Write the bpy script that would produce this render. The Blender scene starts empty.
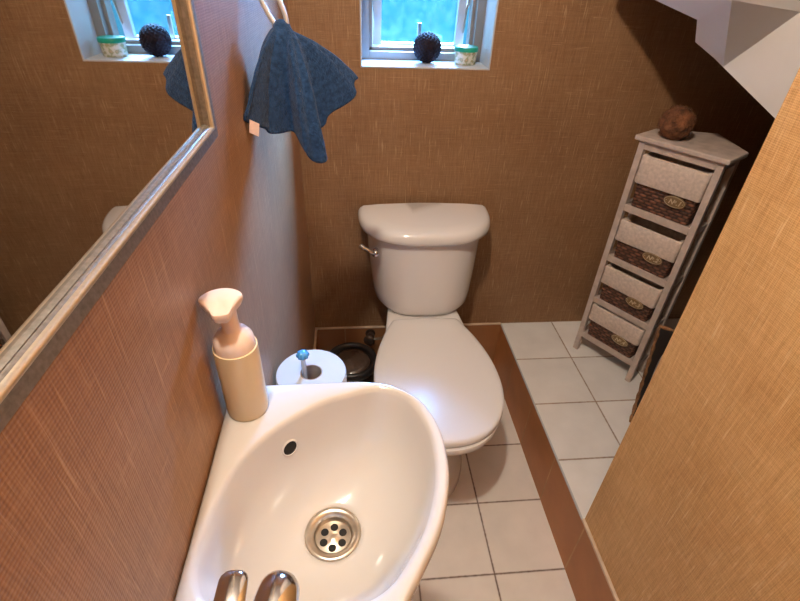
import bpy, bmesh, math, random
from math import sin, cos, pi, radians
from mathutils import Vector, Matrix, noise
from mathutils.bvhtree import BVHTree
random.seed(4)
SC = bpy.context.scene
COL = SC.collection

# ------------------------------------------------------------------ helpers
class MB:
    """collects verts and faces of ONE mesh"""
    def __init__(s): s.v = []; s.f = []
    def add(s, v, f):
        o = len(s.v); s.v += [tuple(p) for p in v]; s.f += [tuple(i + o for i in q) for q in f]; return s
    def box(s, x0, x1, y0, y1, z0, z1):
        v = [(x, y, z) for z in (z0, z1) for y in (y0, y1) for x in (x0, x1)]
        return s.add(v, [(0,2,3,1),(4,5,7,6),(0,1,5,4),(2,6,7,3),(0,4,6,2),(1,3,7,5)])
    def prism(s, poly, z0, z1, axis=2):
        n = len(poly)
        def p(a, b, c): return {2:(a,b,c), 1:(a,c,b), 0:(c,a,b)}[axis]
        v = [p(a,b,z0) for a,b in poly] + [p(a,b,z1) for a,b in poly]
        f = [tuple(range(n-1,-1,-1)), tuple(range(n,2*n))] + [(i,(i+1)%n,n+(i+1)%n,n+i) for i in range(n)]
        return s.add(v, f)
    def rings(s, rs, cap0=True, cap1=True, closed=False):
        n = len(rs[0]); v = [p for r in rs for p in r]; f = []
        m = len(rs)
        for k in range(m if closed else m-1):
            a, b = k*n, ((k+1) % m)*n
            for i in range(n): f.append((a+i, a+(i+1)%n, b+(i+1)%n, b+i))
        if not closed:
            if cap0: f.append(tuple(range(n-1,-1,-1)))
            if cap1: f.append(tuple(range((m-1)*n, m*n)))
        return s.add(v, f)
    def lathe(s, prof, c=(0,0,0), n=48, axis=Vector((0,0,1)), cap0=True, cap1=True):
        ax = Vector(axis).normalized(); u = ax.orthogonal().normalized(); w = ax.cross(u); c = Vector(c)
        return s.rings([[c + ax*h + (u*cos(2*pi*i/n) + w*sin(2*pi*i/n))*r for i in range(n)] for r, h in prof], cap0, cap1)
    def tube(s, pts, r, n=12, closed=False):
        pts = [Vector(p) for p in pts]; m = len(pts); rs = []; u = None
        for k in range(m):
            if closed: t = pts[(k+1)%m] - pts[k-1]
            else: t = pts[min(k+1,m-1)] - pts[max(k-1,0)]
            t.normalize()
            u = t.orthogonal().normalized() if u is None else (u - t*u.dot(t)).normalized()
            w = t.cross(u); rr = r[k] if isinstance(r, (list, tuple)) else r
            rs.append([pts[k] + (u*cos(2*pi*i/n) + w*sin(2*pi*i/n))*rr for i in range(n)])
        return s.rings(rs, closed=closed)
    def bar(s, a, b, wx, wz, up=(0,0,1)):
        a, b = Vector(a), Vector(b); t = (b-a).normalized(); w = t.cross(Vector(up)).normalized(); u = w.cross(t)
        rs = [[p + w*wx/2*i + u*wz/2*j for i, j in ((-1,-1),(1,-1),(1,1),(-1,1))] for p in (a, b)]
        return s.rings(rs)
    def build(s, name, mat, parent=None, smooth=None, bevel=0, bseg=2, subd=0):
        me = bpy.data.meshes.new(name); me.from_pydata(s.v, [], s.f)
        bm = bmesh.new(); bm.from_mesh(me); bmesh.ops.remove_doubles(bm, verts=bm.verts, dist=1e-6)
        bmesh.ops.recalc_face_normals(bm, faces=bm.faces); bm.to_mesh(me); bm.free()
        me.materials.append(mat); o = bpy.data.objects.new(name, me); COL.objects.link(o)
        if parent is not None:
            o.parent = parent
            if not is_local(parent): o.matrix_parent_inverse = world(parent).inverted()
        if bevel:
            b = o.modifiers.new('bevel','BEVEL'); b.width = bevel; b.segments = bseg; b.limit_method = 'ANGLE'; b.angle_limit = radians(40)
        if subd:
            m = o.modifiers.new('subdivision','SUBSURF'); m.levels = subd; m.render_levels = subd
        if smooth is not None:
            for p in me.polygons: p.use_smooth = True
            if smooth < 180: me.set_sharp_from_angle(angle=radians(smooth))
        return o
def is_local(o): return bool(o.get('local')) or (o.parent is not None and is_local(o.parent))
def world(o):
    m = Matrix.LocRotScale(o.location, o.rotation_euler, o.scale)
    return world(o.parent) @ o.matrix_parent_inverse @ m if o.parent else m
def tag(o, label=None, cat=None, group=None, kind=None):
    if label: o['label'] = label
    if cat: o['category'] = cat
    if group: o['group'] = group
    if kind: o['kind'] = kind
    return o
def thing(name, loc, label, cat, group=None, rz=0, local=False):
    o = bpy.data.objects.new(name, None); COL.objects.link(o); o.location = loc; o.rotation_euler = (0,0,rz)
    o.empty_display_size = .05
    if local: o['local'] = 1
    return tag(o, label, cat, group)
def catmull(P, n, closed=True):
    P = [Vector(p) for p in P]; m = len(P); out = []
    segs = m if closed else m-1
    for k in range(segs):
        g = lambda i: P[i % m] if closed else P[max(0, min(m-1, i))]
        p0, p1, p2, p3 = g(k-1), g(k), g(k+1), g(k+2)
        for j in range(n):
            t = j/n
            out.append(.5*((2*p1) + (p2-p0)*t + (2*p0-5*p1+4*p2-p3)*t*t + (3*p1-p0-3*p2+p3)*t**3))
    if not closed: out.append(P[-1])
    return out

# ------------------------------------------------------------------ materials
def mat(name):
    m = bpy.data.materials.new(name); m.use_nodes = True
    nt = m.node_tree; return m, nt, nt.nodes['Principled BSDF']
def N(nt, t, **kw):
    n = nt.nodes.new(t)
    for k, v in kw.items():
        if k in n.inputs.keys(): n.inputs[k].default_value = v
        else: setattr(n, k, v)
    return n
def link(nt, a, b): nt.links.new(a, b)
def math_(nt, op, a, b=None, c=None):
    n = nt.nodes.new('ShaderNodeMath'); n.operation = op
    for i, x in enumerate((a, b, c)):
        if x is None: continue
        if isinstance(x, (int, float)): n.inputs[i].default_value = x
        else: nt.links.new(x, n.inputs[i])
    return n.outputs[0]
def ramp(nt, fac, stops):
    r = nt.nodes.new('ShaderNodeValToRGB'); e = r.color_ramp.elements
    e[0].position, e[0].color = stops[0][0], (*stops[0][1], 1); e[1].position, e[1].color = stops[-1][0], (*stops[-1][1], 1)
    for p, c in stops[1:-1]:
        q = e.new(p); q.color = (*c, 1)
    nt.links.new(fac, r.inputs[0]); return r.outputs[0]
def combine(nt, a, b, c=0):
    n = nt.nodes.new('ShaderNodeCombineXYZ')
    for i, x in enumerate((a, b, c)):
        if isinstance(x, (int, float)): n.inputs[i].default_value = x
        else: nt.links.new(x, n.inputs[i])
    return n.outputs[0]
def noise_(nt, vec, scale, detail=2, rough=.5, dist=0):
    n = nt.nodes.new('ShaderNodeTexNoise'); n.inputs['Scale'].default_value = scale; n.inputs['Detail'].default_value = detail
    n.inputs['Roughness'].default_value = rough; n.inputs['Distortion'].default_value = dist
    if vec is not None: nt.links.new(vec, n.inputs['Vector'])
    return n.outputs['Fac']
def objxyz(nt):
    t = nt.nodes.new('ShaderNodeTexCoord'); s = nt.nodes.new('ShaderNodeSeparateXYZ'); nt.links.new(t.outputs['Object'], s.inputs[0])
    return t.outputs['Object'], s.outputs
def bump(nt, b, h, strength, dist):
    n = nt.nodes.new('ShaderNodeBump'); n.inputs['Strength'].default_value = strength; n.inputs['Distance'].default_value = dist
    nt.links.new(h, n.inputs['Height']); nt.links.new(n.outputs[0], b.inputs['Normal'])
def simple(name, col, rough=.5, metal=0, spec=.5, nscale=None, namp=.15, bstr=0, bscale=None, bdist=.001, coat=0, trans=0, sheen=0):
    m, nt, b = mat(name)
    b.inputs['Base Color'].default_value = (*col, 1); b.inputs['Roughness'].default_value = rough; b.inputs['Metallic'].default_value = metal
    b.inputs['Specular IOR Level'].default_value = spec; b.inputs['Coat Weight'].default_value = coat; b.inputs['Coat Roughness'].default_value = .06
    b.inputs['Transmission Weight'].default_value = trans; b.inputs['Sheen Weight'].default_value = sheen
    if nscale:
        v, _ = objxyz(nt)
        c = ramp(nt, noise_(nt, v, nscale, 4), [(.3, tuple(x*(1-namp) for x in col)), (.7, tuple(min(1, x*(1+namp)) for x in col))])
        link(nt, c, b.inputs['Base Color'])
    if bstr:
        v, _ = objxyz(nt); bump(nt, b, noise_(nt, v, bscale, 3), bstr, bdist)
    return m

def wallpaper(name, ax, lo=(.170,.075,.031), mid=(.315,.158,.067), hi=(.450,.255,.120), slub=(.62,.40,.20)):
    """woven grasscloth: ax = the horizontal axis of the wall (0 = x, 1 = y)"""
    m, nt, b = mat(name); vec, S = objxyz(nt); u, v = S[ax], S[2]
    P = .0027
    wu = math_(nt, 'ADD', u, math_(nt, 'MULTIPLY', math_(nt, 'SUBTRACT', noise_(nt, vec, 40, 2), .5), .0016))
    wv = math_(nt, 'ADD', v, math_(nt, 'MULTIPLY', math_(nt, 'SUBTRACT', noise_(nt, vec, 46, 2), .5), .0016))
    su = math_(nt, 'MULTIPLY_ADD', math_(nt, 'SINE', math_(nt, 'MULTIPLY', wu, 2*pi/P)), .5, .5)
    sv = math_(nt, 'MULTIPLY_ADD', math_(nt, 'SINE', math_(nt, 'MULTIPLY', wv, 2*pi/P)), .5, .5)
    weave = math_(nt, 'ADD', math_(nt, 'MULTIPLY', sv, .62), math_(nt, 'MULTIPLY', su, .38))
    tv = noise_(nt, combine(nt, math_(nt,'MULTIPLY',u,330), math_(nt,'MULTIPLY',v,15), 3.1), 1, 3, .6)
    th = noise_(nt, combine(nt, math_(nt,'MULTIPLY',u,15), math_(nt,'MULTIPLY',v,330), 7.7), 1, 3, .6)
    grain = noise_(nt, vec, 420, 2)
    blot = noise_(nt, vec, 5, 3)
    slv = ramp(nt, noise_(nt, combine(nt, math_(nt,'MULTIPLY',u,300), math_(nt,'MULTIPLY',v,17), 1.3), 1, 2.5, .6), [(.60, (0,0,0)), (.74, (1,1,1))])
    slh = ramp(nt, noise_(nt, combine(nt, math_(nt,'MULTIPLY',u,22), math_(nt,'MULTIPLY',v,300), 5.3), 1, 2.5, .6), [(.62, (0,0,0)), (.76, (1,1,1))])
    f = math_(nt, 'ADD', math_(nt,'MULTIPLY',tv,.30), math_(nt,'MULTIPLY',th,.18))
    f = math_(nt, 'ADD', f, math_(nt,'MULTIPLY',weave,.13))
    f = math_(nt, 'ADD', f, math_(nt,'MULTIPLY',grain,.14))
    f = math_(nt, 'ADD', f, math_(nt,'MULTIPLY',blot,.18))
    c = ramp(nt, f, [(.27, lo), (.44, mid), (.61, hi)])
    mx = N(nt, 'ShaderNodeMix', data_type='RGBA')
    sl = math_(nt, 'MULTIPLY', math_(nt, 'MAXIMUM', slv, math_(nt,'MULTIPLY',slh,.7)), .5)
    link(nt, sl, mx.inputs[0]); link(nt, c, mx.inputs[6]); mx.inputs[7].default_value = (*slub, 1)
    link(nt, mx.outputs[2], b.inputs['Base Color'])
    b.inputs['Roughness'].default_value = .46; b.inputs['Specular IOR Level'].default_value = .36
    b.inputs['Sheen Weight'].default_value = .05; b.inputs['Sheen Roughness'].default_value = .4
    h = math_(nt, 'ADD', math_(nt,'MULTIPLY',weave,.6), math_(nt,'ADD', math_(nt,'MULTIPLY',tv,.5), sl))
    bump(nt, b, h, .4, .0010)
    return m

def tiles(name, ax0, o0, ax1, o1, size, col, grout, gw, rough, var=.06, bumpy=.3):
    """square glazed tiles laid on the grid o0 + k*size, o1 + k*size"""
    m, nt, b = mat(name); vec, S = objxyz(nt)
    def line(ax, o):
        if ax is None: return None, 0
        t = math_(nt, 'DIVIDE', math_(nt, 'SUBTRACT', S[ax], o), size)
        fr = math_(nt, 'ABSOLUTE', math_(nt, 'SUBTRACT', math_(nt,'FRACT', math_(nt,'ADD', t, .5)), .5))
        return math_(nt, 'MULTIPLY', fr, size), math_(nt, 'FLOOR', t)
    d0, k0 = line(ax0, o0); d1, k1 = line(ax1, o1)
    d = d0 if d1 is None else math_(nt, 'MINIMUM', d0, d1)
    d = math_(nt, 'ADD', d, math_(nt, 'MULTIPLY', math_(nt, 'SUBTRACT', noise_(nt, vec, 90, 3), .5), .0022))
    fac = ramp(nt, d, [(gw*.55, (0,0,0)), (gw*1.1, (1,1,1))])
    wn = N(nt, 'ShaderNodeTexWhiteNoise'); link(nt, combine(nt, k0, k1, 2), wn.inputs['Vector'])
    blot = math_(nt, 'ADD', math_(nt, 'MULTIPLY', wn.outputs['Value'], .35), math_(nt, 'MULTIPLY', noise_(nt, vec, 14, 4), .65))
    tc = ramp(nt, blot, [(.25, tuple(x*(1-var*1.6) for x in col)), (.75, tuple(min(1, x*(1+var)) for x in col))])
    gc = ramp(nt, noise_(nt, vec, 18, 4), [(.3, tuple(x*.55 for x in grout)), (.7, grout)])
    mx = N(nt, 'ShaderNodeMix', data_type='RGBA'); link(nt, fac, mx.inputs[0]); link(nt, gc, mx.inputs[6]); link(nt, tc, mx.inputs[7])
    link(nt, mx.outputs[2], b.inputs['Base Color'])
    link(nt, math_(nt, 'MULTIPLY_ADD', fac, rough-.8, .8), b.inputs['Roughness'])
    bump(nt, b, math_(nt,'ADD', fac, math_(nt,'MULTIPLY',noise_(nt, vec, 9, 2),.4)), bumpy, .0015)
    return m

def wicker(name, dark, light):
    m, nt, b = mat(name); vec, S = objxyz(nt)
    row = math_(nt, 'DIVIDE', S[2], .0085); k = math_(nt, 'FLOOR', row)
    along = math_(nt, 'ADD', S[0], S[1])
    t = math_(nt, 'ADD', math_(nt, 'DIVIDE', along, .021), math_(nt, 'MULTIPLY', k, .5))
    sx = math_(nt, 'ABSOLUTE', math_(nt, 'SINE', math_(nt, 'MULTIPLY', t, pi)))
    sz = math_(nt, 'ABSOLUTE', math_(nt, 'SINE', math_(nt, 'MULTIPLY', row, pi)))
    h = math_(nt, 'MULTIPLY', math_(nt,'POWER',sx,.6), math_(nt,'POWER',sz,.6))
    wn = N(nt, 'ShaderNodeTexWhiteNoise'); link(nt, combine(nt, math_(nt,'FLOOR',t), k, 1), wn.inputs['Vector'])
    f = math_(nt, 'MULTIPLY', h, math_(nt, 'MULTIPLY_ADD', wn.outputs['Value'], .7, .3))
    link(nt, ramp(nt, f, [(.1, dark), (.9, light)]), b.inputs['Base Color']); b.inputs['Roughness'].default_value = .6
    bump(nt, b, h, .9, .003); return m

M = {}
M['paper_y'] = wallpaper('woven_wallpaper_side', 1)
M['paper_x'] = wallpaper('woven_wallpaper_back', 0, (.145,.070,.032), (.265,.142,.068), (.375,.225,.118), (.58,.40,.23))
M['paper_lit'] = wallpaper('lamplit_woven_wallpaper', 1, (.38,.185,.060), (.64,.365,.140), (.86,.57,.26), (.95,.76,.42))  # right wall's lighter, golden copy: strong lamplight is put into its colour
R_, H_ = .6845, .2065            # the step: its edge and its height
M['floor'] = tiles('white_floor_tiles', 0, .4918, 1, .0131, .2, (.86,.82,.77), (.15,.08,.045), .0028, .22)
M['ledge'] = tiles('white_ledge_tiles', 0, R_-.007, 1, 0, .2, (.88,.86,.83), (.36,.23,.14), .002, .22)
M['brown_y'] = tiles('brown_riser_tiles', 1, .0131, None, 0, .2, (.50,.205,.070), (.66,.42,.22), .0013, .5, .12)
M['brown_x'] = tiles('brown_skirting_tiles', 0, .106, None, 0, .2, (.330,.150,.062), (.60,.42,.25), .0016, .35, .12)
M['trim'] = simple('pale_grout_trim', (.66,.52,.38), .7, nscale=30)
M['plaster'] = simple('white_wall_plaster', (.52,.52,.52), .75, bstr=.35, bscale=60, bdist=.002, nscale=8, namp=.04)
M['soffit'] = simple('white_soffit_paint', (.90,.885,.86), .7, bstr=.25, bscale=22, bdist=.003, nscale=6, namp=.04)
M['dark'] = simple('shaded_closet_wall', (.10,.06,.04), .8, nscale=5)  # closet wall, with the shade under the stairs put into its brown
M['ceramic'] = simple('white_glazed_ceramic', (.60,.57,.535), .12, spec=.5, coat=.4, nscale=3, namp=.015)
M['ceramic_t'] = simple('white_toilet_ceramic', (.78,.755,.735), .15, spec=.5, coat=.3, nscale=3, namp=.015)
M['plastic_w'] = simple('white_seat_plastic', (.80,.775,.76), .24, spec=.5, nscale=3, namp=.015)
M['chrome'] = simple('chrome', (.58,.55,.52), .15, 1, nscale=20, namp=.05)
M['steel'] = simple('brushed_steel', (.56,.50,.42), .3, 1, nscale=60, namp=.15)
M['silver'] = simple('satin_silver', (.72,.71,.70), .4, .6, nscale=40, namp=.05)
M['bronze'] = simple('dark_bronze', (.10,.07,.055), .4, .7, nscale=30)
M['frame_d'] = simple('tarnished_silver', (.27,.25,.22), .45, .75, nscale=300, namp=.2, bstr=.2, bscale=200)
M['frame_g'] = simple('antique_gilded_silver', (.60,.53,.42), .4, .85, nscale=300, namp=.07, bstr=.25, bscale=200)
M['mirror'] = simple('mirror_glass', (.72,.70,.67), .015, 1)
M['black'] = simple('black_plastic', (.018,.016,.016), .3, nscale=20)
M['hole'] = simple('black_hole', (.006,.006,.006), .8, nscale=20)
M['bin_lid'] = simple('smoky_glossy_lid', (.06,.038,.028), .1, coat=.8, nscale=9, namp=.5, bstr=.9, bscale=28, bdist=.006)
M['paper'] = simple('white_toilet_paper', (.54,.55,.57), .9, nscale=40, namp=.02, bstr=.2, bscale=160)
M['card'] = simple('grey_cardboard', (.36,.28,.22), .9, nscale=40)
M['blue'] = simple('blue_glass_knob', (.07,.32,.80), .1, coat=.5, nscale=60, namp=.5)
M['acryl'] = simple('pale_acrylic_rod', (.78,.80,.84), .1, trans=.4, nscale=20, namp=.05)
M['towel'] = simple('blue_terry_cloth', (.021,.055,.135), .95, spec=.05, nscale=160, namp=.35, bstr=.9, bscale=420, bdist=.003, sheen=.12)
M['label'] = simple('pale_pink_fabric_label', (.74,.52,.44), .8, nscale=80)
M['soap_b'] = simple('cream_plastic_bottle', (.74,.60,.37), .32, nscale=8, namp=.04)
M['soap_p'] = simple('pale_pink_pump_plastic', (.86,.68,.58), .3, nscale=8, namp=.03)
M['wood'] = simple('whitewashed_wood', (.52,.43,.375), .65, nscale=35, namp=.16, bstr=.25, bscale=60)
M['wicker'] = wicker('dark_brown_wicker', (.040,.015,.009), (.27,.112,.062))
M['linen'] = simple('natural_linen_liner', (.60,.50,.43), .9, nscale=120, namp=.15, bstr=.6, bscale=260, bdist=.002)
M['brass'] = simple('antique_brass_plate', (.30,.20,.10), .4, .6, nscale=60, namp=.25)
M['letter'] = simple('pale_gold_lettering', (.70,.56,.36), .4, .3, nscale=30)
M['coco'] = simple('brown_coconut_fibre', (.17,.066,.026), .9, nscale=55, namp=.6, bstr=.9, bscale=120, bdist=.004)
M['pod'] = simple('dark_purple_brown_seed_ball', (.012,.007,.012), .7, spec=.2, nscale=60, namp=.4)
M['alu'] = simple('aluminium_window_frame', (.27,.26,.25), .38, .4, nscale=40, namp=.05)
M['sash'] = simple('pale_aluminium_sash', (.50,.54,.58), .35, .3, nscale=40, namp=.05)
M['green_l'] = simple('green_plastic_lid', (.01,.30,.20), .35, nscale=20, namp=.1)
M['braid'] = simple('brown_braided_cane', (.23,.11,.045), .7, nscale=80, namp=.5, bstr=.8, bscale=90, bdist=.003)
M['grey_m'] = simple('grey_metal_wire', (.33,.34,.36), .35, .7, nscale=30)
M['leaf'] = simple('green_garden_leaf', (.13,.32,.05), .6, nscale=6, namp=.5)
M['turq'] = simple('turquoise_outdoor_wall', (.020,.115,.165), .8, nscale=3, namp=.12)
M['ground'] = simple('pale_concrete_yard', (.55,.60,.60), .85, nscale=4, namp=.1)
# printed tub: cream with green-brown blotches
m, nt, b = mat('printed_cream_tub'); vec, S = objxyz(nt)
link(nt, ramp(nt, noise_(nt, vec, 85, 2), [(.44,(.70,.66,.55)), (.56,(.30,.34,.16)), (.66,(.62,.42,.28))]), b.inputs['Base Color']); b.inputs['Roughness'].default_value = .4
M['tub'] = m
# frosted window glass: daylight passes, the view is blurred by a pattern
m, nt, b = mat('frosted_window_glass'); nt.nodes.remove(b)
vec, S = objxyz(nt); out = nt.nodes['Material Output']
tl = N(nt, 'ShaderNodeBsdfTranslucent'); tr = N(nt, 'ShaderNodeBsdfTransparent'); gl = N(nt, 'ShaderNodeBsdfGlossy', Roughness=.15)
pat = noise_(nt, vec, 48, 5, .65)
link(nt, ramp(nt, pat, [(.35,(.10,.42,.52)), (.65,(.30,.62,.70))]), tl.inputs[0])
link(nt, ramp(nt, pat, [(.35,(.62,.84,.90)), (.65,(.92,.98,1))]), tr.inputs[0])
m1 = N(nt, 'ShaderNodeMixShader', Fac=.982); link(nt, tl.outputs[0], m1.inputs[1]); link(nt, tr.outputs[0], m1.inputs[2])
m2 = N(nt, 'ShaderNodeMixShader', Fac=.05); link(nt, m1.outputs[0], m2.inputs[1]); link(nt, gl.outputs[0], m2.inputs[2]); link(nt, m2.outputs[0], out.inputs[0])
M['glass'] = m

def S_(name, mb, m, **kw):
    o = mb.build(name, m, **kw); o['kind'] = 'structure'; return o
# ------------------------------------------------------------------ room shell
YF, CZ, XR = -2.1, 2.35, 1.46
WY = -.769                                          # the far end of the right-hand wall
wx0, wx1, wz0, wz1 = .173, .514, 1.067, 1.47          # window opening
S_('floor', MB().box(-.1, R_+.1, YF, .0, -.1, 0), M['floor'])
S_('trim_1', MB().box(R_, XR, YF, 0, 0, H_), M['ledge'])                      # raised tiled step
S_('trim_2', MB().box(R_-.003, R_+.001, YF, -.008, 0, H_-.003), M['brown_y'])            # riser face
S_('trim_3', MB().box(R_-.0042, R_+.0005, WY, -.0, H_-.004, H_+.0012), M['plaster'], bevel=.001)        # pale edge of the step
w = MB()
w.box(-.1, wx0, 0, .22, -.1, CZ); w.box(wx1, XR+.1, 0, .22, -.1, CZ); w.box(wx0, wx1, 0, .22, -.1, wz0); w.box(wx0, wx1, 0, .22, wz1, CZ)
S_('wall_back', w, M['paper_x'])
S_('wall_left', MB().box(-.1, 0, YF, 0, -.1, CZ), M['paper_y'])
S_('wall_right', MB().box(R_+.003, R_+.093, YF, WY, H_, CZ), M['paper_lit'])
S_('trim_4', MB().box(R_-.004, R_+.010, YF, WY+.001, H_-.004, H_+.004), M['trim'], bevel=.0015)     # pale strip under the right wall
S_('wall_front', MB().box(-.1, XR+.1, YF-.1, YF, -.1, CZ), M['paper_x'])
S_('wall_closet', MB().box(XR, XR+.1, YF, 0, -.1, CZ), M['dark'])
S_('ceiling', MB().box(-.1, XR+.1, YF-.1, .22, CZ, CZ+.1), M['plaster'])
S_('baseboard_back', MB().box(.0, R_-.003, -.008, 0, 0, H_), M['brown_x'])
S_('baseboard_left', MB().box(0, .006, YF, -.008, 0, H_), M['brown_y'])
S_('trim_5', MB().box(0, R_-.003, -.010, 0, H_-.001, H_+.003).box(0, .008, YF, -.010, H_-.001, H_+.003), M['trim'], bevel=.001)
# plastered window reveal and sill
rv = .0015; r = MB()
r.box(wx0-.0, wx0+.004, -rv, .105, wz0, wz1); r.box(wx1-.004, wx1, -rv, .105, wz0, wz1)
r.box(wx0, wx1, -rv, .105, wz0-.003, wz0+.001); r.box(wx0, wx1, -rv, .105, wz1-.004, wz1)
S_('trim_6', r, M['plaster'], bevel=.001)

# ------------------------------------------------------------------ under-stair soffit (facetted plaster)
sa, sb, sc, sm, se, sd = [Vector(p) for p in [(.809,-.188,1.242),(.841,-.308,1.217),(.883,-.264,1.173),(.909,-.306,1.149),(.924,-.323,1.135),(.998,-.406,1.067)]]
SK, ST = Vector((.812,-.43,1.257)), Vector((.940,-.441,1.2438))
sd2 = sd + (sd-se)*2.6
SX = [Vector((.716,-.147,1.317)), Vector((.792,-.455,1.34)), Vector((.965,-.500,1.36)), sd2 + Vector((.0,-.12,.22))]
SU = [Vector((p.x, p.y, CZ-.002)) for p in SX]
V = [sa, sb, sc, sm, se, sd, sd2, SK, ST] + SX + SU
F = [(0,1,7),(1,2,7),(2,3,7),(3,4,7),(4,8,7),(4,5,8),(5,6,12),(5,12,8),(0,7,10,9),(7,8,11,10),(8,12,11),(9,10,14,13),(10,11,15,14),(11,12,16,15)]
nv = len(V); SH = Vector((.022,.03,.018)); E_ = {}
for q in F:
    for a_, b_ in zip(q, q[1:]+q[:1]): E_[(a_, b_)] = 1
# orient consistently by flood, then close the back and the rim
F2 = [tuple(q) for q in F]; done = {0}; todo = [0]
while todo:
    q = F2[todo.pop()]; es = {(a_, b_) for a_, b_ in zip(q, q[1:]+q[:1])}
    for k, r_ in enumerate(F2):
        if k in done: continue
        er = {(a_, b_) for a_, b_ in zip(r_, r_[1:]+r_[:1])}
        if er & es: F2[k] = tuple(reversed(r_)); done.add(k); todo.append(k)
        elif {(b_, a_) for a_, b_ in er} & es: done.add(k); todo.append(k)
es = {(a_, b_) for q in F2 for a_, b_ in zip(q, q[1:]+q[:1])}
rim = [(a_, b_) for a_, b_ in es if (b_, a_) not in es]
FF = F2 + [tuple(i+nv for i in reversed(q)) for q in F2] + [(b_, a_, a_+nv, b_+nv) for a_, b_ in rim]
S_('trim_7', MB().add(V + [p+SH for p in V], FF), M['soffit'])

# ------------------------------------------------------------------ window_1: fixed frame, tilted sash, frosted pane, stays
FY0, FY1 = .105, .165
wf = MB(); fw = .026
for (a0,a1,b0,b1) in ((wx0,wx0+fw,wz0,wz1),(wx1-fw,wx1,wz0,wz1),(wx0+fw,wx1-fw,wz0,wz0+fw*.8),(wx0+fw,wx1-fw,wz1-fw,wz1)):
    wf.box(a0, a1, FY0, FY1, b0, b1)
iw = fw+.010
for (a0,a1,b0,b1) in ((wx0+fw-.001,wx0+iw,wz0+.016,wz1-fw),(wx1-iw,wx1-fw+.001,wz0+.016,wz1-fw),(wx0+fw,wx1-fw,wz0+fw*.8-.001,wz0+fw*.8+.009)):
    wf.box(a0, a1, FY0+.022, FY1-.001, b0, b1)
win = S_('window_1', wf, M['alu'], bevel=.002)
tilt = radians(6); sx0, sx1 = wx0+iw+.003, wx1-iw-.003; hz = wz1-iw; sh = hz-(wz0+.010)
def sp(x, d, t=0): return Vector((x, FY1-.012 + d*sin(tilt) + t*cos(tilt), hz - d*cos(tilt) + t*sin(tilt)))   # d down the sash, t across it
sw = .024
def slab(mb, xa, xb, da, db, ta, tb):
    v = [sp(x, d, t) for t in (ta, tb) for d in (da, db) for x in (xa, xb)]
    mb.add(v, [(0,2,3,1),(4,5,7,6),(0,1,5,4),(2,6,7,3),(0,4,6,2),(1,3,7,5)])
sb_ = MB()
slab(sb_, sx0, sx0+sw, 0, sh, 0, .022); slab(sb_, sx1-sw, sx1, 0, sh, 0, .022); slab(sb_, sx0+sw, sx1-sw, 0, sw, 0, .022); slab(sb_, sx0+sw, sx1-sw, sh-.019, sh, 0, .022)
sash = sb_.build('sash', M['sash'], win, bevel=.002)
g = MB(); slab(g, sx0+sw-.003, sx1-sw+.003, sw-.003, sh-.016, .009, .013)
g.build('pane', M['glass'], sash)
hd = MB(); p0 = sp((sx0+sx1)/2+.002, sh-.012, -.001)
hd.box(p0.x-.012, p0.x+.012, p0.y-.008, p0.y+.003, p0.z-.006, p0.z+.008)
hd.bar(p0 + Vector((0,-.006,0)), p0 + Vector((-.003,-.016,.062)), .011, .006, up=(0,1,0))
hd.build('handle', M['steel'], sash, bevel=.0015)
for s_, xx in ((1, wx0+iw-.004), (-1, wx1-iw+.004)):
    st = MB(); a = Vector((xx, FY1-.02, wz0+.16)); b_ = sp(sx0+.004 if s_ > 0 else sx1-.004, sh-.10, .004)
    st.bar(a, b_, .010, .0025, up=(1,0,0)); st.bar(a+Vector((0,0,.10)), b_+Vector((0,0,-.05)), .010, .0025, up=(1,0,0))
    st.build('stay_arm', M['steel'], win)
# outdoors
S_('wall_outside', MB().box(-.25, 3, 2.0, 2.15, -.5, 1.35), M['turq'])
S_('ground', MB().box(-4, 5, .22, 7, -.6, -.5), M['ground'])
lv = MB()
for k in range(900):
    c = Vector((random.uniform(.55, 1.9), random.gauss(1.25, .16), random.uniform(-.5, .95)))
    a = Vector((random.uniform(-1,1), random.uniform(-1,1), random.uniform(-.6,1))).normalized()*random.uniform(.05,.1); b_ = a.orthogonal().normalized()*.022
    lv.add([c, c+a*.5+b_, c+a, c+a*.5-b_], [(0,1,2,3)])
for k in range(7): lv.tube([(.6+.2*k, 1.25, -.5), (.62+.2*k, 1.27, .7)], .008, 5)
tag(lv.build('shrub', M['leaf']), 'green leafy shrub outside, glimpsed through the open gap at the right of the window', 'shrub')

# ------------------------------------------------------------------ mirror on the left wall
mz0, my1, mz1, my0 = 1.140, -.845, 1.86, -1.95
mir = thing('wall_mirror', (0, (my0+my1)/2, mz0), 'big rectangular mirror in an antiqued silver frame hanging on the left wall', 'mirror')
def frame_band(prof):
    """prof: (x out of the wall, inset from the outer edge) closed section"""
    rs = []
    for (cy, cz, dy, dz) in ((my1,mz0,-1,1),(my1,mz1,-1,-1),(my0,mz1,1,-1),(my0,mz0,1,1)):
        rs.append([(x, cy+dy*w_, cz+dz*w_) for x, w_ in prof])
    return MB().rings(rs, closed=True)
frame_band([(0,0),(.0105,.0),(.0120,.0012),(.0108,.0092),(.004,.0094),(0,.0092)]).build('frame', M['frame_d'], mir, smooth=40)
frame_band([(.004,.0090),(.0106,.0092),(.0122,.0102),(.0126,.0112),(.0120,.0122),(.0095,.0132),(.004,.0134)]).build('gilded_moulding', M['frame_g'], mir, smooth=60)
frame_band([(.003,.0130),(.0088,.0131),(.0080,.0141),(.0068,.0144),(.0070,.0151),(.0055,.0158),(.003,.0160)]).build('inner_moulding', M['frame_d'], mir, smooth=40)
MB().box(.0, .0042, my0+.012, my1-.012, mz0+.012, mz1-.012).build('mirror_glass', M['mirror'], mir)

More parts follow.
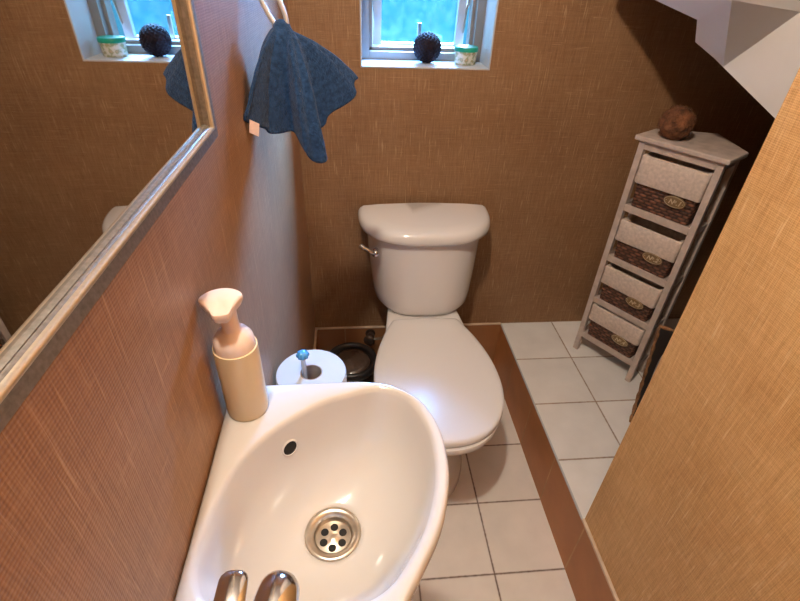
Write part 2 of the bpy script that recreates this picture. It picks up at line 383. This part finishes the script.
# ------------------------------------------------------------------ hand basin
bas = thing('hand_basin', (0, -1.15, .66), 'white ceramic hand basin with curved front mounted on the left wall', 'basin')
DC = Vector((.117, -1.070)); DZ = .770; RZ = .881
cur = [(.127,-.942),(.160,-.9435),(.193,-.953),(.220,-.975),(.235,-1.008),(.2395,-1.045),(.236,-1.085),(.221,-1.130),(.198,-1.168),(.178,-1.20),(.163,-1.24),(.152,-1.285),(.140,-1.33),(.112,-1.365),(.07,-1.38)]
outl = [Vector((.0,-1.382)), Vector((.0,-.9445)), Vector((.04,-.943)), Vector((.09,-.942))] + [Vector(p[:2]) for p in catmull([(a,b,0) for a,b in cur], 8, False)]
inl = [Vector(p[:2]) for p in catmull([(a,b,0) for a,b in [(.205,-.972),(.172,-.957),(.135,-.965),(.100,-.979),(.056,-1.013),(.029,-1.049),(.017,-1.085),(.011,-1.122),(.012,-1.158),(.03,-1.182),(.08,-1.193),(.13,-1.192),(.164,-1.182),(.186,-1.162),(.209,-1.126),(.223,-1.085),(.227,-1.045),(.222,-1.008)]], 8)]
NB = 160
def polar(poly, th, c=DC):
    d = Vector((cos(th), sin(th))); best = 0
    for i in range(len(poly)):
        a, b = poly[i]-c, poly[(i+1)%len(poly)]-c; e = b-a; den = d.x*e.y - d.y*e.x
        if abs(den) < 1e-12: continue
        t = (a.x*e.y - a.y*e.x)/den; q = (a.x*d.y - a.y*d.x)/den
        if t > 0 and -1e-6 <= q <= 1+1e-6: best = max(best, t)
    return best
TH = [2*pi*i/NB for i in range(NB)]
# add the two wall corners exactly
RO = [polar(outl, t) for t in TH]; RI = [polar(inl, t) for t in TH]
def ring_at(rr, z): return [Vector((DC.x+cos(t)*r_, DC.y+sin(t)*r_, z)) for t, r_ in zip(TH, rr)]
def skirt(k, z):
    o_ = []
    for t, r_ in zip(TH, RO):
        p = Vector((DC.x+cos(t)*r_, DC.y+sin(t)*r_)); q = Vector((p.x*k, -1.14 + (p.y+1.14)*k))
        o_.append(Vector((max(q.x, .0), q.y, z)))
    return o_
rs = [skirt(.42,.665), skirt(.50,.67), skirt(.66,.71), skirt(.82,.77), skirt(.92,.82), skirt(.965,.852)]
rs += [ring_at([r_-.0035 for r_ in RO], .860), ring_at(RO, .866), ring_at([r_ for r_ in RO], .8735), ring_at([r_-.0022 for r_ in RO], .8795), ring_at([r_-.005 for r_ in RO], RZ)]
rs += [ring_at([max(i_+.002, min(o_-.006, i_+.004)) if o_-i_ > .012 else o_-.0062 for o_, i_ in zip(RO, RI)], RZ)]
for f, z in [(1,.8795),(.975,.8735),(.945,.864),(.90,.850),(.84,.834),(.76,.8185),(.66,.8055),(.54,.7945),(.40,.785),(.25,.7775),(.10,.7725),(0,.7705)]:
    rs.append(ring_at([.029 + (i_-.029)*f for i_ in RI], z))
rs.append(ring_at([.026]*NB, .760)); rs.append(ring_at([.024]*NB, .70))
bowl_mb = MB().rings(rs, cap0=True, cap1=True)
bowl = bowl_mb.build('bowl', M['ceramic'], bas, smooth=180)
# drain flange
dr = MB().lathe([(.0235,.756),(.0308,.7708),(.0312,.7722),(.0300,.7735),(.0265,.7732),(.0215,.7700),(.0198,.7660),(.0196,.7600)], (DC.x, DC.y, 0), 56, cap0=False, cap1=False)
drain = dr.build('drain', M['steel'], bas, smooth=180)
gr = bmesh.new()
bmesh.ops.create_circle(gr, cap_ends=True, radius=.0197, segments=56); me = bpy.data.meshes.new('grate'); gr.free()
gmb = MB().lathe([(.0197,.7600),(.0197,.7618),(.0060,.7622),(.0050,.7630),(.0008,.7632)], (DC.x, DC.y, 0), 56)
gmb.build('grate', M['steel'], drain, smooth=40)
for k in range(6):
    a = 2*pi*k/6 + .45
    MB().lathe([(.0044,.7610),(.0044,.76225)], (DC.x+cos(a)*.0118, DC.y+sin(a)*.0118, 0), 24).build('grate_hole', M['hole'], drain)
# overflow: where a horizontal ray from above the drain meets the bowl
bvh = BVHTree.FromPolygons([Vector(p) for p in bowl_mb.v], bowl_mb.f)
hp, hn, _, _ = bvh.ray_cast(Vector((DC.x, DC.y, .8445)), Vector((-.60,.80,0)))
if hn.dot(Vector((-.58,.81,0))) > 0: hn = -hn
ov = MB().lathe([(.0082,-.006),(.0082,.0009),(.0088,.0016),(.0100,.0012),(.0110,-.0010)], hp, 36, hn, cap0=False, cap1=False).build('overflow_ring', M['ceramic'], bas, smooth=180)
MB().lathe([(.0085,-.003),(.0085,.0007)], hp, 36, hn).build('overflow_hole', M['hole'], ov)

# tap: body, spout over the bowl, lever beside it
tp = thing('mixer_tap', (.075,-1.285,.881), 'chrome mixer tap on the basin deck with rounded spout and lever', 'tap')
MB().lathe([(.026,.8805),(.026,.887),(.022,.890),(.021,.935),(.0225,.950),(.020,.962),(.008,.968)], (.078,-1.285,0), 40).build('body', M['chrome'], tp, smooth=60)
cp = catmull([(.080,-1.275,.930),(.086,-1.245,.946),(.0915,-1.215,.950),(.0945,-1.193,.947)], 8, False)
sp_r = [.0145]*(len(cp)-7)+[.0143,.0140,.0134,.0122,.0102,.0070,.0015]
MB().tube(cp, sp_r, 24).build('spout', M['chrome'], tp, smooth=180)
cl = catmull([(.076,-1.285,.962),(.070,-1.25,.978),(.0705,-1.225,.984),(.0705,-1.205,.983)], 8, False)
ll = MB(); rl = []
for k, p in enumerate(cl):
    t = k/(len(cl)-1); hw = (.0108 - .0022*t) * (1 if t < .86 else math.sqrt(max(.01, 1-((t-.86)/.14)**2))); th = .0042*(1 if t < .9 else math.sqrt(max(.02, 1-((t-.9)/.1)**2)))
    rl.append([p + Vector((hw*cos(a), 0, th*sin(a))) for a in [2*pi*i/20 for i in range(20)]])
ll.rings(rl).build('lever', M['chrome'], tp, smooth=180)

# soap bottle
so_ = thing('soap_dispenser', (.026,-.979,.881), 'cream foam soap bottle with pale pink pump head on the basin corner', 'soap bottle')
MB().lathe([(.018,.8812),(.0215,.8822),(.0222,.886),(.0222,.968),(.0219,.9725),(.0206,.9728),(.0200,.969)], (.026,-.979,0), 56).build('bottle', M['soap_b'], so_, smooth=50)
MB().lathe([(.0200,.966),(.0202,.977),(.0190,.984),(.0150,.990),(.0098,.9935),(.0088,.9955),(.0082,1.004),(.0080,1.020)], (.026,-.979,0), 48).build('pump_collar', M['soap_p'], so_, smooth=60)
# petal-shaped head: broad at the back, narrowing to the nozzle towards the room
A_HEAD = .2
hw = [(-.0180,.0020),(-.0200,.0065),(-.0175,.0125),(-.010,.0190),(0,.0215),(.010,.0190),(.0175,.0125),(.0200,.0065),(.0180,.0020),(.0135,-.0055),(.0100,-.0125),(.0080,-.0175),(.0050,-.0200),(-.0050,-.0200),(-.0080,-.0175),(-.0100,-.0125),(-.0135,-.0055)]
hc = catmull([(a,b,0) for a,b in hw], 5)
def head(k, z, dz=0):
    A = A_HEAD; o_ = []
    for p in hc:
        x, y = p.x*k, p.y*k
        o_.append(Vector((.0225 + x*cos(A)-y*sin(A)*1, -.982 + x*sin(A)+y*cos(A), z - .003*max(0, -p.y/.02)**1.5*dz)))
    return o_
MB().rings([head(.30,1.0115),head(.55,1.0135,.6),head(.86,1.0195,.8),head(.98,1.0245,.9),head(1,1.0275,1),head(.97,1.0300,1),head(.80,1.0310,1),head(.3,1.0315,1)]).build('pump_head', M['soap_p'], so_, smooth=60)

# ------------------------------------------------------------------ toilet
to = thing('toilet', (.355,-.34,0), 'white close-coupled toilet with its lid down below the window', 'toilet')
def egg(hw, yf, yb, ym, z, n=72, cx=.356, back=.62):
    o_ = []
    for i in range(n):
        a = 2*pi*i/n; c, s = cos(a), sin(a)
        if s < 0: y = ym + (ym-yf)*s; x = hw*c
        else:
            y = ym + (yb-ym)*s**.8; x = hw*(1 if c > 0 else -1)*(abs(c)**1.0*(1-back) + back*abs(c)**.35)
            k = (y-ym)/(yb-ym); x *= 1 - .26*k**1.6
        o_.append(Vector((cx+x, y, z)))
    return o_
b = MB().rings([egg(.122,-.585,-.10,-.36,.0),egg(.124,-.588,-.10,-.36,.006),egg(.120,-.580,-.10,-.36,.03),egg(.112,-.562,-.10,-.35,.09),egg(.112,-.560,-.10,-.37,.17),egg(.124,-.588,-.10,-.40,.235),egg(.142,-.628,-.10,-.45,.30),egg(.154,-.660,-.10,-.47,.335),egg(.157,-.668,-.10,-.475,.352),egg(.155,-.667,-.10,-.475,.360),egg(.150,-.660,-.11,-.475,.362)])
b.build('bowl', M['ceramic_t'], to, smooth=60)
dk = MB().rings([[Vector((.356+x*k, y, z)) for x, y in ((-.095,-.04),(-.125,-.275),(.125,-.275),(.095,-.04))] for k, z in ((.86,.30),(.97,.352),(1,.372),(1,.390),(.985,.3952))])
dk.build('tank_deck', M['ceramic_t'], to, bevel=.012, bseg=4, smooth=180)
def lidring(k, z, hw=.168, yf=-.678, yb=-.205, yc=-.470):
    o_ = []; n = 96
    for i in range(n):
        a = 2*pi*i/n; c, s = cos(a), sin(a); sg = 1 if c > 0 else -1
        if s < 0: x = hw*sg*abs(c)**(2/2.25); y = (yf-yc)*abs(s)**(2/2.25)
        else:
            t = abs(s)**.9; y = (yb-yc)*min(1, t*1.0)
            q = (yb-yc) and y/(yb-yc)
            w = hw*(1 - .43*(q**1.9)); x = sg*w*min(1, (abs(c)/.16)**.7 if abs(c) < .16 else 1)
            w0 = hw*abs(c)**.0 if q < 1e-6 else w
            x = sg*w*(min(1, abs(c)/.22))**.75
        o_.append(Vector((.357+x*k, yc + y*k, z)))
    return o_
sr = lambda k, z: lidring(k, z, .165, -.686, -.205)
MB().rings([sr(.975,.3625),sr(.99,.366),sr(.992,.378),sr(.985,.3815)]).build('seat_ring', M['plastic_w'], to, smooth=60)
l2 = lambda k, z: lidring(k, z)
MB().rings([l2(.97,.3825),l2(.995,.385),l2(1,.390),l2(.998,.397),l2(.985,.4015),l2(.95,.4040),l2(.80,.4065),l2(.5,.4085),l2(.2,.4095)]).build('seat_lid', M['plastic_w'], to, smooth=180)
def dsh(hw, d, z, cx, yb=-.022, n=96, e=2.9):
    o_ = []
    for i in range(n):
        a = 2*pi*i/n; c, s = cos(a), sin(a)
        x = hw*(1 if c > 0 else -1)*abs(c)**(2/e)
        y = -d*abs(s)**(2/2.35) if s < 0 else .014*abs(s)**(2/5)
        o_.append(Vector((cx+x, yb-.014+y, z)))
    return o_
MB().rings([dsh(.108,.135,.3955,.362),dsh(.130,.153,.3975,.362),dsh(.145,.163,.403,.362),dsh(.155,.168,.417,.3615),dsh(.159,.170,.45,.361),dsh(.166,.171,.53,.359),dsh(.172,.170,.62,.357),dsh(.174,.168,.654,.357)]).build('tank', M['ceramic_t'], to, smooth=60)
MB().rings([dsh(.180,.172,.6545,.357),dsh(.191,.181,.656,.357),dsh(.197,.186,.661,.357),dsh(.198,.187,.670,.357),dsh(.196,.185,.680,.357),dsh(.191,.180,.688,.357),dsh(.182,.171,.6935,.357),dsh(.14,.14,.6965,.357),dsh(.06,.08,.698,.357)]).build('tank_lid', M['ceramic_t'], to, smooth=180)
fl = Vector((.206,-.186,.622))
fh = MB().lathe([(.0095,-.012),(.0112,.002),(.0108,.009),(.0078,.0145),(.002,.016)], fl, 28, Vector((-.12,-1,.12)))
fh.build('flush_handle', M['chrome'], to, smooth=180)
MB().tube(catmull([fl+Vector((0,-.006,0)), fl+Vector((-.016,-.010,.009)), fl+Vector((-.034,-.006,.018)), fl+Vector((-.044,.0,.022))], 6, False), [.0062]*12+[.0075]*5+[.0075,.004], 14).build('flush_lever', M['chrome'], to, smooth=180)

# water valve on the skirting with its supply pipe
wv_ = thing('stop_valve', (.197,-.010,.185), 'dark metal stop valve low on the back wall behind the toilet', 'valve')
MB().lathe([(.018,.0),(.018,.004),(.010,.006),(.010,.045)], (.197,-.0105,.185), 28, Vector((0,-1,0))).build('wall_flange', M['bronze'], wv_, smooth=40)
MB().lathe([(.012,-.022),(.013,-.018),(.013,.016),(.009,.022)], (.197,-.045,.185), 24).build('valve_body', M['bronze'], wv_, smooth=40)
MB().lathe([(.016,-.006),(.018,-.003),(.018,.006),(.012,.010)], (.190,-.060,.193), 20, Vector((-.4,-1,.3))).build('knob', M['bronze'], wv_, smooth=40)
MB().tube(catmull([(.203,-.046,.188),(.222,-.050,.190),(.245,-.055,.205),(.258,-.065,.26),(.262,-.085,.34),(.268,-.10,.394)], 8, False), .0048, 12).build('supply_pipe', M['steel'], wv_, smooth=180)

# pedal bin
bn = thing('waste_bin', (.129,-.213,0), 'small round black waste bin in the corner beside the toilet', 'bin')
MB().lathe([(.060,.0),(.066,.004),(.070,.10),(.0745,.222)], (.129,-.213,0), 56).build('body', M['black'], bn, smooth=50)
MB().lathe([(.0745,.221),(.0825,.224),(.0845,.236),(.0825,.246),(.0775,.250),(.070,.248),(.0645,.241),(.0640,.232)], (.129,-.213,0), 64, cap0=False, cap1=False).build('rim', M['black'], bn, smooth=180)
MB().lathe([(.0642,.232),(.060,.238),(.048,.2435),(.028,.2475),(.004,.249)], (.129,-.213,0), 56).build('lid', M['bin_lid'], bn, smooth=180)

# toilet roll holder and roll
hx, hy = .067, -.738
hd_ = thing('roll_stand', (hx, hy, 0), 'slim standing toilet roll pole with a blue knob on top, between basin and toilet', 'toilet roll stand')
MB().lathe([(.055,.0),(.056,.006),(.050,.010),(.012,.013)], (hx, hy, 0), 48).build('base', M['grey_m'], hd_, smooth=50)
px = hx-.0115
MB().lathe([(.0042,.010),(.0042,.734)], (px, hy, 0), 20).build('pole', M['acryl'], hd_, smooth=60)
MB().lathe([(.054,.5935),(.054,.5975)], (hx, hy, 0), 48).build('support_disc', M['grey_m'], hd_, smooth=50)
kn = MB(); n_ = 40; prof = [(.0005,.7335),(.007,.7342),(.0102,.7382),(.0106,.7415),(.0088,.7455),(.0035,.7482),(.0005,.7486)]
kn.rings([[Vector((px + cos(2*pi*i/n_)*r_*(1+.10*sin(8*2*pi*i/n_)), hy + sin(2*pi*i/n_)*r_*(1+.10*sin(8*2*pi*i/n_)), z)) for i in range(n_)] for r_, z in prof])
kn.build('knob', M['blue'], hd_, smooth=180)
rl_ = thing('toilet_roll', (hx, hy, .5978), 'white toilet roll lying flat on the stand beside the basin', 'toilet roll')
MB().lathe([(.0200,.598),(.0590,.598),(.0612,.600),(.0612,.697),(.0598,.6993),(.0195,.6993)], (hx, hy, 0), 72, cap0=False, cap1=False).build('paper', M['paper'], rl_, smooth=40)
MB().lathe([(.0198,.598),(.0198,.6992),(.0178,.6995),(.0176,.598)], (hx, hy, 0), 48, cap0=False, cap1=False).build('core', M['card'], rl_, smooth=40)

# ------------------------------------------------------------------ towel on its ring
tr_ = thing('towel_ring', (0,-.55,1.288), 'slim metal towel ring on the left wall holding the blue towel', 'towel ring')
MB().lathe([(.016,.0),(.016,.004),(.008,.008),(.0065,.022)], (0,-.552,1.290), 28, Vector((1,0,0))).build('rosette', M['chrome'], tr_, smooth=50)
ax_ = Vector((.036,-.004,-.080)).normalized(); sd_ = Vector((1,-.1,.42)).normalized(); lp = []
cc = Vector((.034,-.553,1.2500)); ha, hb = .046, .0118
for i in range(48):
    a = 2*pi*i/48; lp.append(cc + ax_*ha*(cos(a) if abs(cos(a)) < .2 else (1 if cos(a) > 0 else -1)*abs(cos(a))**.8) + sd_*hb*(1 if sin(a) > 0 else -1)*abs(sin(a))**.55)
MB().tube(lp, .0034, 12, closed=True).build('loop', M['silver'], tr_, smooth=180)
PIN = Vector((.0505,-.5545,1.2085))
hem = [(.012,-.565,1.10),(.004,-.610,1.108),(.004,-.655,1.112),(.013,-.640,1.092),(.022,-.612,1.076),(.040,-.592,1.070),(.058,-.585,1.066),(.074,-.606,1.046),(.093,-.612,1.028),(.102,-.596,1.030),(.094,-.566,1.052),(.088,-.545,1.060),(.108,-.535,1.074),(.134,-.522,1.094),(.153,-.508,1.114),(.160,-.498,1.130),(.150,-.490,1.128),(.118,-.488,1.10),(.08,-.490,1.085),(.04,-.515,1.085)]
hs = catmull(hem, 12); nh = len(hs); NR = 46; rs = []
for k in range(NR):
    v = k/(NR-1); rg = []
    for i, h_ in enumerate(hs):
        u = i/nh; d = h_ - PIN
        neck = Vector((cos(2*pi*u+3.4)*.013, sin(2*pi*u+3.4)*.010, 0))
        q = PIN + neck*(1-v)**2 + Vector((d.x*v**.88, d.y*v**.85, d.z*v**1.06))
        rad = Vector((d.x-.01, d.y, 0)); rad = rad.normalized() if rad.length > 1e-4 else Vector((0,0,0))
        q += rad*(.010*sin(pi*v**.8)) + rad*(.0075*sin(2*pi*u*9+1.0)*v**.7)
        n3 = noise.noise(q*38); q += rad*n3*.004*v
        q.x = max(q.x, .0025 + .001*v); rg.append(q)
    rs.append(rg)
top = [[PIN + Vector((cos(2*pi*i/nh+3.4)*.013*c, sin(2*pi*i/nh+3.4)*.010*c, z)) for i in range(nh)] for c, z in ((.15,.0105),(.6,.0085),(.92,.004))]
tw = thing('hand_towel', tuple(PIN), 'blue terry hand towel bunched through the ring on the left wall', 'towel')
cloth = MB().rings(top + rs, cap0=True, cap1=False).build('cloth', M['towel'], tw, smooth=180)
sol = cloth.modifiers.new('thickness','SOLIDIFY'); sol.thickness = .0035; sol.offset = -1
lb = MB(); a = Vector((.0065,-.655,1.106)); w_ = Vector((.0125,.0,-.006)); d_ = Vector((-.002,-.004,-.0165)); t_ = Vector((0,.0007,0))
lb.rings([[a + d_*j, a + d_*j + w_, a + d_*j + w_ + t_, a + d_*j + t_] for j in (0,.35,.7,1.0)])
lb.build('care_label', M['label'], tw)['label'] = 'pale pink care label at the hem'

# ------------------------------------------------------------------ things on the window sill
sb0 = thing('seed_ball', (.353,.064,1.068), 'dark purple-brown bumpy ball in the middle of the window sill', 'ball')
bm = bmesh.new(); bmesh.ops.create_icosphere(bm, subdivisions=6, radius=1)
fib = [Vector((math.sqrt(1-z*z)*cos(k*2.39996), math.sqrt(1-z*z)*sin(k*2.39996), z)) for k in range(240) for z in [1-2*(k+.5)/240]]
from mathutils.kdtree import KDTree
kd = KDTree(len(fib)); [kd.insert(p, i) for i, p in enumerate(fib)]; kd.balance()
for v_ in bm.verts:
    p = v_.co.normalized(); _, _, dist = kd.find(p); v_.co = p*(.0355 + .0032*max(0, 1-dist/.125)**.8)
    v_.co.z = max(v_.co.z, -.0375)
    v_.co += Vector((.353,.064,1.1058))
mb = MB(); bm.verts.ensure_lookup_table(); mb.add([v_.co for v_ in bm.verts], [[v_.index for v_ in f.verts] for f in bm.faces]); bm.free()
mb.build('seed_shell', M['pod'], sb0, smooth=180)
tb = thing('small_tub', (.459,.062,1.068), 'small round printed tub with a green lid at the right end of the sill', 'tub')
MB().lathe([(.027,1.0685),(.0285,1.070),(.0305,1.101)], (.459,.062,0), 48).build('tub_body', M['tub'], tb, smooth=50)
MB().lathe([(.0322,1.1005),(.0325,1.109),(.0312,1.1112),(.0285,1.1105),(.001,1.1105)], (.459,.062,0), 48).build('lid', M['green_l'], tb, smooth=50)

# ------------------------------------------------------------------ corner drawer unit (local frame: x along the front, y into the corner)
ANG = math.atan2(-.836, .549); UX, UY, UZ = .9625, -.2375, H_
un = thing('storage_unit', (UX, UY, UZ), 'whitewashed wooden corner unit with four wicker baskets standing on the tiled step', 'storage unit', rz=ANG, local=True)
HW, SD, AP, HT = .108, .095, .190, .7245
def pent(o_=0, f=0): return [(-HW-o_, -f), (HW+o_, -f), (HW+o_, SD), (0, AP+o_*1.3), (-HW-o_, SD)]
MB().prism(pent(.011,.011), HT-.001, HT+.012).build('top', M['wood'], un, bevel=.003)
lw = .017
for x_, y_ in ((-HW,0),(HW-lw,0),(-HW,SD-lw),(HW-lw,SD-lw),(-lw/2,AP-lw-.012)):
    MB().box(x_, x_+lw, y_, y_+lw, 0, HT-.001).build('leg', M['wood'], un, bevel=.0015)
RZS = [.072, .2185, .3735, .5385]
for k, z in enumerate(RZS):
    MB().box(-HW+lw, HW-lw, .001, .013, z-.011, z+.009).build('front_rail', M['wood'], un, bevel=.001)
    sh_ = MB().prism([(-HW+lw+.001,.013),(HW-lw-.001,.013),(HW-lw-.001,SD-.004),(0,AP-.035),(-HW+lw+.001,SD-.004)], z+.000, z+.006)
    sh_.build('shelf', M['wood'], un)
    for x_ in (-HW+.003, HW-.003-.010):
        MB().box(x_, x_+.010, lw, SD-lw, z-.010, z+.008).build('side_rail', M['wood'], un, bevel=.001)
MB().box(-HW+lw, HW-lw, .001, .013, HT-.022, HT-.001).build('front_rail', M['wood'], un, bevel=.001)
for x_ in (-HW+.003, HW-.003-.010):
    MB().box(x_, x_+.010, lw, SD-lw, HT-.022, HT-.001).build('side_rail', M['wood'], un, bevel=.001)
# baskets
def rr(hx_, y0, y1, z, r=.008, n=5):
    o_ = []
    for cx, cy, a0 in ((hx_-r,y1-r,0),(-hx_+r,y1-r,90),(-hx_+r,y0+r,180),(hx_-r,y0+r,270)):
        for i in range(n+1):
            a = radians(a0+90*i/n); o_.append(Vector((cx+r*cos(a), cy+r*sin(a), z)))
    return o_
words = ['topmost', 'second from the top', 'third from the top', 'lowest']
def basket(k, z0, h):
    # k: 1..4 from the top; origin at the middle of the basket's front foot
    b0 = thing('wicker_basket', (0,0,0), 'dark wicker basket with linen liner, plate No.%d, %s in unit' % (k, words[k-1]), 'basket', 'wicker baskets in the corner unit', rz=ANG, local=True)
    b0.location = Matrix.Translation((UX,UY,UZ)) @ Matrix.Rotation(ANG,4,'Z') @ Vector((0,.003,z0))
    hx_ = HW-lw-.006
    MB().rings([rr(hx_-.006,.002,.078,.0),rr(hx_-.003,.0,.078,h*.5),rr(hx_,-.003,.078,h),rr(hx_-.006,.003,.072,h),rr(hx_-.010,.007,.068,.006),rr(hx_-.02,.02,.060,.005)]).build('basket_body', M['wicker'], b0, smooth=50)
    li = []
    z1 = .067 if k == 1 else .060
    for a_, zz in ((.0035,z1),(.0045,z1+.003),(.0032,h*.75),(.0040,h+.001),(.0015,h+.0048),(-.004,h+.0048),(-.008,h),(-.010,h*.6)):
        hem_ = rr(hx_+a_, -.003-a_, .078+min(a_,0), zz)
        for q in hem_:
            if a_ > .003 and zz < h*.7: q.z += .003*sin(q.x*70+k*2) + .002*noise.noise(Vector((q.x*40, q.y*40, k)))
        li.append(hem_)
    MB().rings(li, cap0=False, cap1=False).build('liner', M['linen'], b0, smooth=180)
    # plate
    pz, pxx = (.052 if k == 1 else .048), .033
    el = [(pxx+.0285*cos(2*pi*i/40), pz+.0150*sin(2*pi*i/40)) for i in range(40)]
    pl = MB().prism(el, -.0075, -.0045, axis=1).build('number_plate', M['brass'], b0, bevel=.0006)
    ri = [Vector((pxx+.0262*cos(2*pi*i/48), -.0078, pz+.0130*sin(2*pi*i/48))) for i in range(48)]
    MB().tube(ri, .0005, 6, closed=True).build('plate_border', M['letter'], pl)
    for s_ in (-1, 1): MB().lathe([(.0012,0),(.0008,.0009)], (pxx+s_*.0215,-.0075,pz), 10, Vector((0,-1,0))).build('rivet', M['letter'], pl)
    for txt, tx, tz, size in (('N', -.0150, -.0062, .0175), ('o', -.0018, -.0010, .0120), ('.', .0055, -.0062, .0170), (str(k), .0090, -.0062, .0175)):
        cu = bpy.data.curves.new('lettering','FONT'); cu.body = txt; cu.size = size; cu.extrude = .0004; cu.shear = .25; cu.offset = .0004
        tmp = bpy.data.objects.new('lettering', cu); COL.objects.link(tmp)
        me = bpy.data.meshes.new_from_object(tmp); bpy.data.objects.remove(tmp); bpy.data.curves.remove(cu)
        me.transform(Matrix.Translation((pxx+tx, -.0080, pz+tz)) @ Matrix.Rotation(pi/2,4,'X'))
        me.materials.clear(); me.materials.append(M['letter'])
        lo = bpy.data.objects.new('lettering', me); COL.objects.link(lo); lo.parent = pl
    return b0
for k in range(4):
    z = RZS[3-k]; basket(k+1, z+.0095, .115 if k else .138)

cc_ = thing('coconut_ball', (.968,-.178,.9435), 'brown fibrous coconut on top of the corner unit', 'coconut')
bm = bmesh.new(); bmesh.ops.create_icosphere(bm, subdivisions=6, radius=1)
for v_ in bm.verts:
    p = v_.co.normalized(); r_ = .0400*(1 + .05*noise.noise(p*2.5) + .03*noise.noise(Vector((p.x*14,p.y*14,p.z*5))) + .02*noise.noise(p*40))
    v_.co = Vector((p.x*r_, p.y*r_, max(p.z*r_, -.0380)))
    v_.co += Vector((.968,-.178,.9435+.0380))
mb = MB().add([v_.co for v_ in bm.verts], [[v_.index for v_ in f.verts] for f in bm.faces]); bm.free()
for k in range(420):
    p = Vector((random.gauss(0,1), random.gauss(0,1), random.gauss(0,1)+.3)).normalized()
    if p.z < -.6: continue
    t = p.orthogonal().normalized(); t = (t*random.uniform(-1,1) + p.cross(t)*random.uniform(-1,1)).normalized()
    c = Vector((.968,-.178,.9815)) + p*.0395; e = c + t*.010 + p*random.uniform(.001,.006)
    mb.tube([c, (c+e)/2 + p*.0015, e], [.0004,.00035,.0002], 4)
mb.build('husk', M['coco'], cc_, smooth=180)

# woven tray leaning in the gap between the corner unit and the end of the right wall
ty = thing('woven_tray', (.99,-.50,H_), 'brown cane-edged tray leaning beside the corner unit, mostly hidden by the right wall', 'tray')
A0, A1 = Vector((.945,-.486,H_+.006)), Vector((.978,-.400,.500)); Wd = Vector((.30,-.22,0))
lp = [A0, A0.lerp(A1,.33), A0.lerp(A1,.66), A1, A1+Wd*.33, A1+Wd*.66, A1+Wd, (A0+Wd).lerp(A1+Wd,.5), A0+Wd, A0+Wd*.66, A0+Wd*.33]
dense = []
for i in range(len(lp)):
    for j in range(8): dense.append(lp[i].lerp(lp[(i+1)%len(lp)], j/8))
MB().tube(dense, [.0048 + .0013*sin(i*2.1) for i in range(len(dense))], 10, closed=True).build('braided_rim', M['braid'], ty, smooth=180)
nn = (A1-A0).cross(Wd).normalized()*.003
MB().rings([[A0+nn, A1+nn, A1+Wd+nn, A0+Wd+nn],[A0-nn, A1-nn, A1+Wd-nn, A0+Wd-nn]]).build('panel', M['black'], ty)
wr = thing('wire_handle', (.965,-.53,H_+.004), 'grey bent wire loop standing beside the woven tray behind the wall end', 'wire')
wn_ = -nn.normalized()*.016 if nn.dot(Vector((.1487,-1.3554,1.2938))-A0) < 0 else nn.normalized()*.016
def tp_(a, b): return A0.lerp(A1, a) + Wd*b + wn_
MB().tube(catmull([tp_(.0,.05), tp_(.25,.05), tp_(.5,.055), tp_(.72,.07), tp_(.84,.11), tp_(.84,.16), tp_(.70,.20), tp_(.4,.21), tp_(.0,.21)], 8, False), .004, 10).build('wire', M['grey_m'], wr, smooth=180)

# ------------------------------------------------------------------ light
def lamp(name, kind, loc, energy, col, **kw):
    d = bpy.data.lights.new(name, kind); d.energy = energy; d.color = col
    for k, v in kw.items(): setattr(d, k, v)
    o = bpy.data.objects.new(name, d); COL.objects.link(o); o.location = loc; return o
lamp('vanity_lamp', 'POINT', (.03,-1.15,2.05), 50, (1,.88,.73), shadow_soft_size=.035)
WC = Vector((.345,.05,1.27)); SRC = WC + Vector((.36,.85,.58)).normalized()*3.4
day = lamp('window_daylight', 'AREA', SRC, 6300, (.25,.49,1), shape='DISK', size=3.0)
day.rotation_euler = (WC - SRC).to_track_quat('-Z','Y').to_euler()
wd = bpy.data.worlds.new('sky'); SC.world = wd; wd.use_nodes = True
bg = wd.node_tree.nodes['Background']; bg.inputs[0].default_value = (.40,.72,1,1); bg.inputs[1].default_value = 5

# ------------------------------------------------------------------ camera
cd = bpy.data.cameras.new('camera'); cam = bpy.data.objects.new('camera', cd); COL.objects.link(cam)
cam.location = (.1487,-1.3554,1.2938); cam.rotation_euler = (radians(54.44264565), radians(-2.0046335), radians(-5.00877192))
cd.sensor_fit = 'HORIZONTAL'; cd.sensor_width = 36; cd.lens = 476.587/800*36; cd.clip_start = .01
SC.camera = cam
vs = SC.view_settings; vs.view_transform = 'Standard'; vs.look = 'None'; vs.gamma = 1; vs.exposure = 0; vs.use_curve_mapping = False
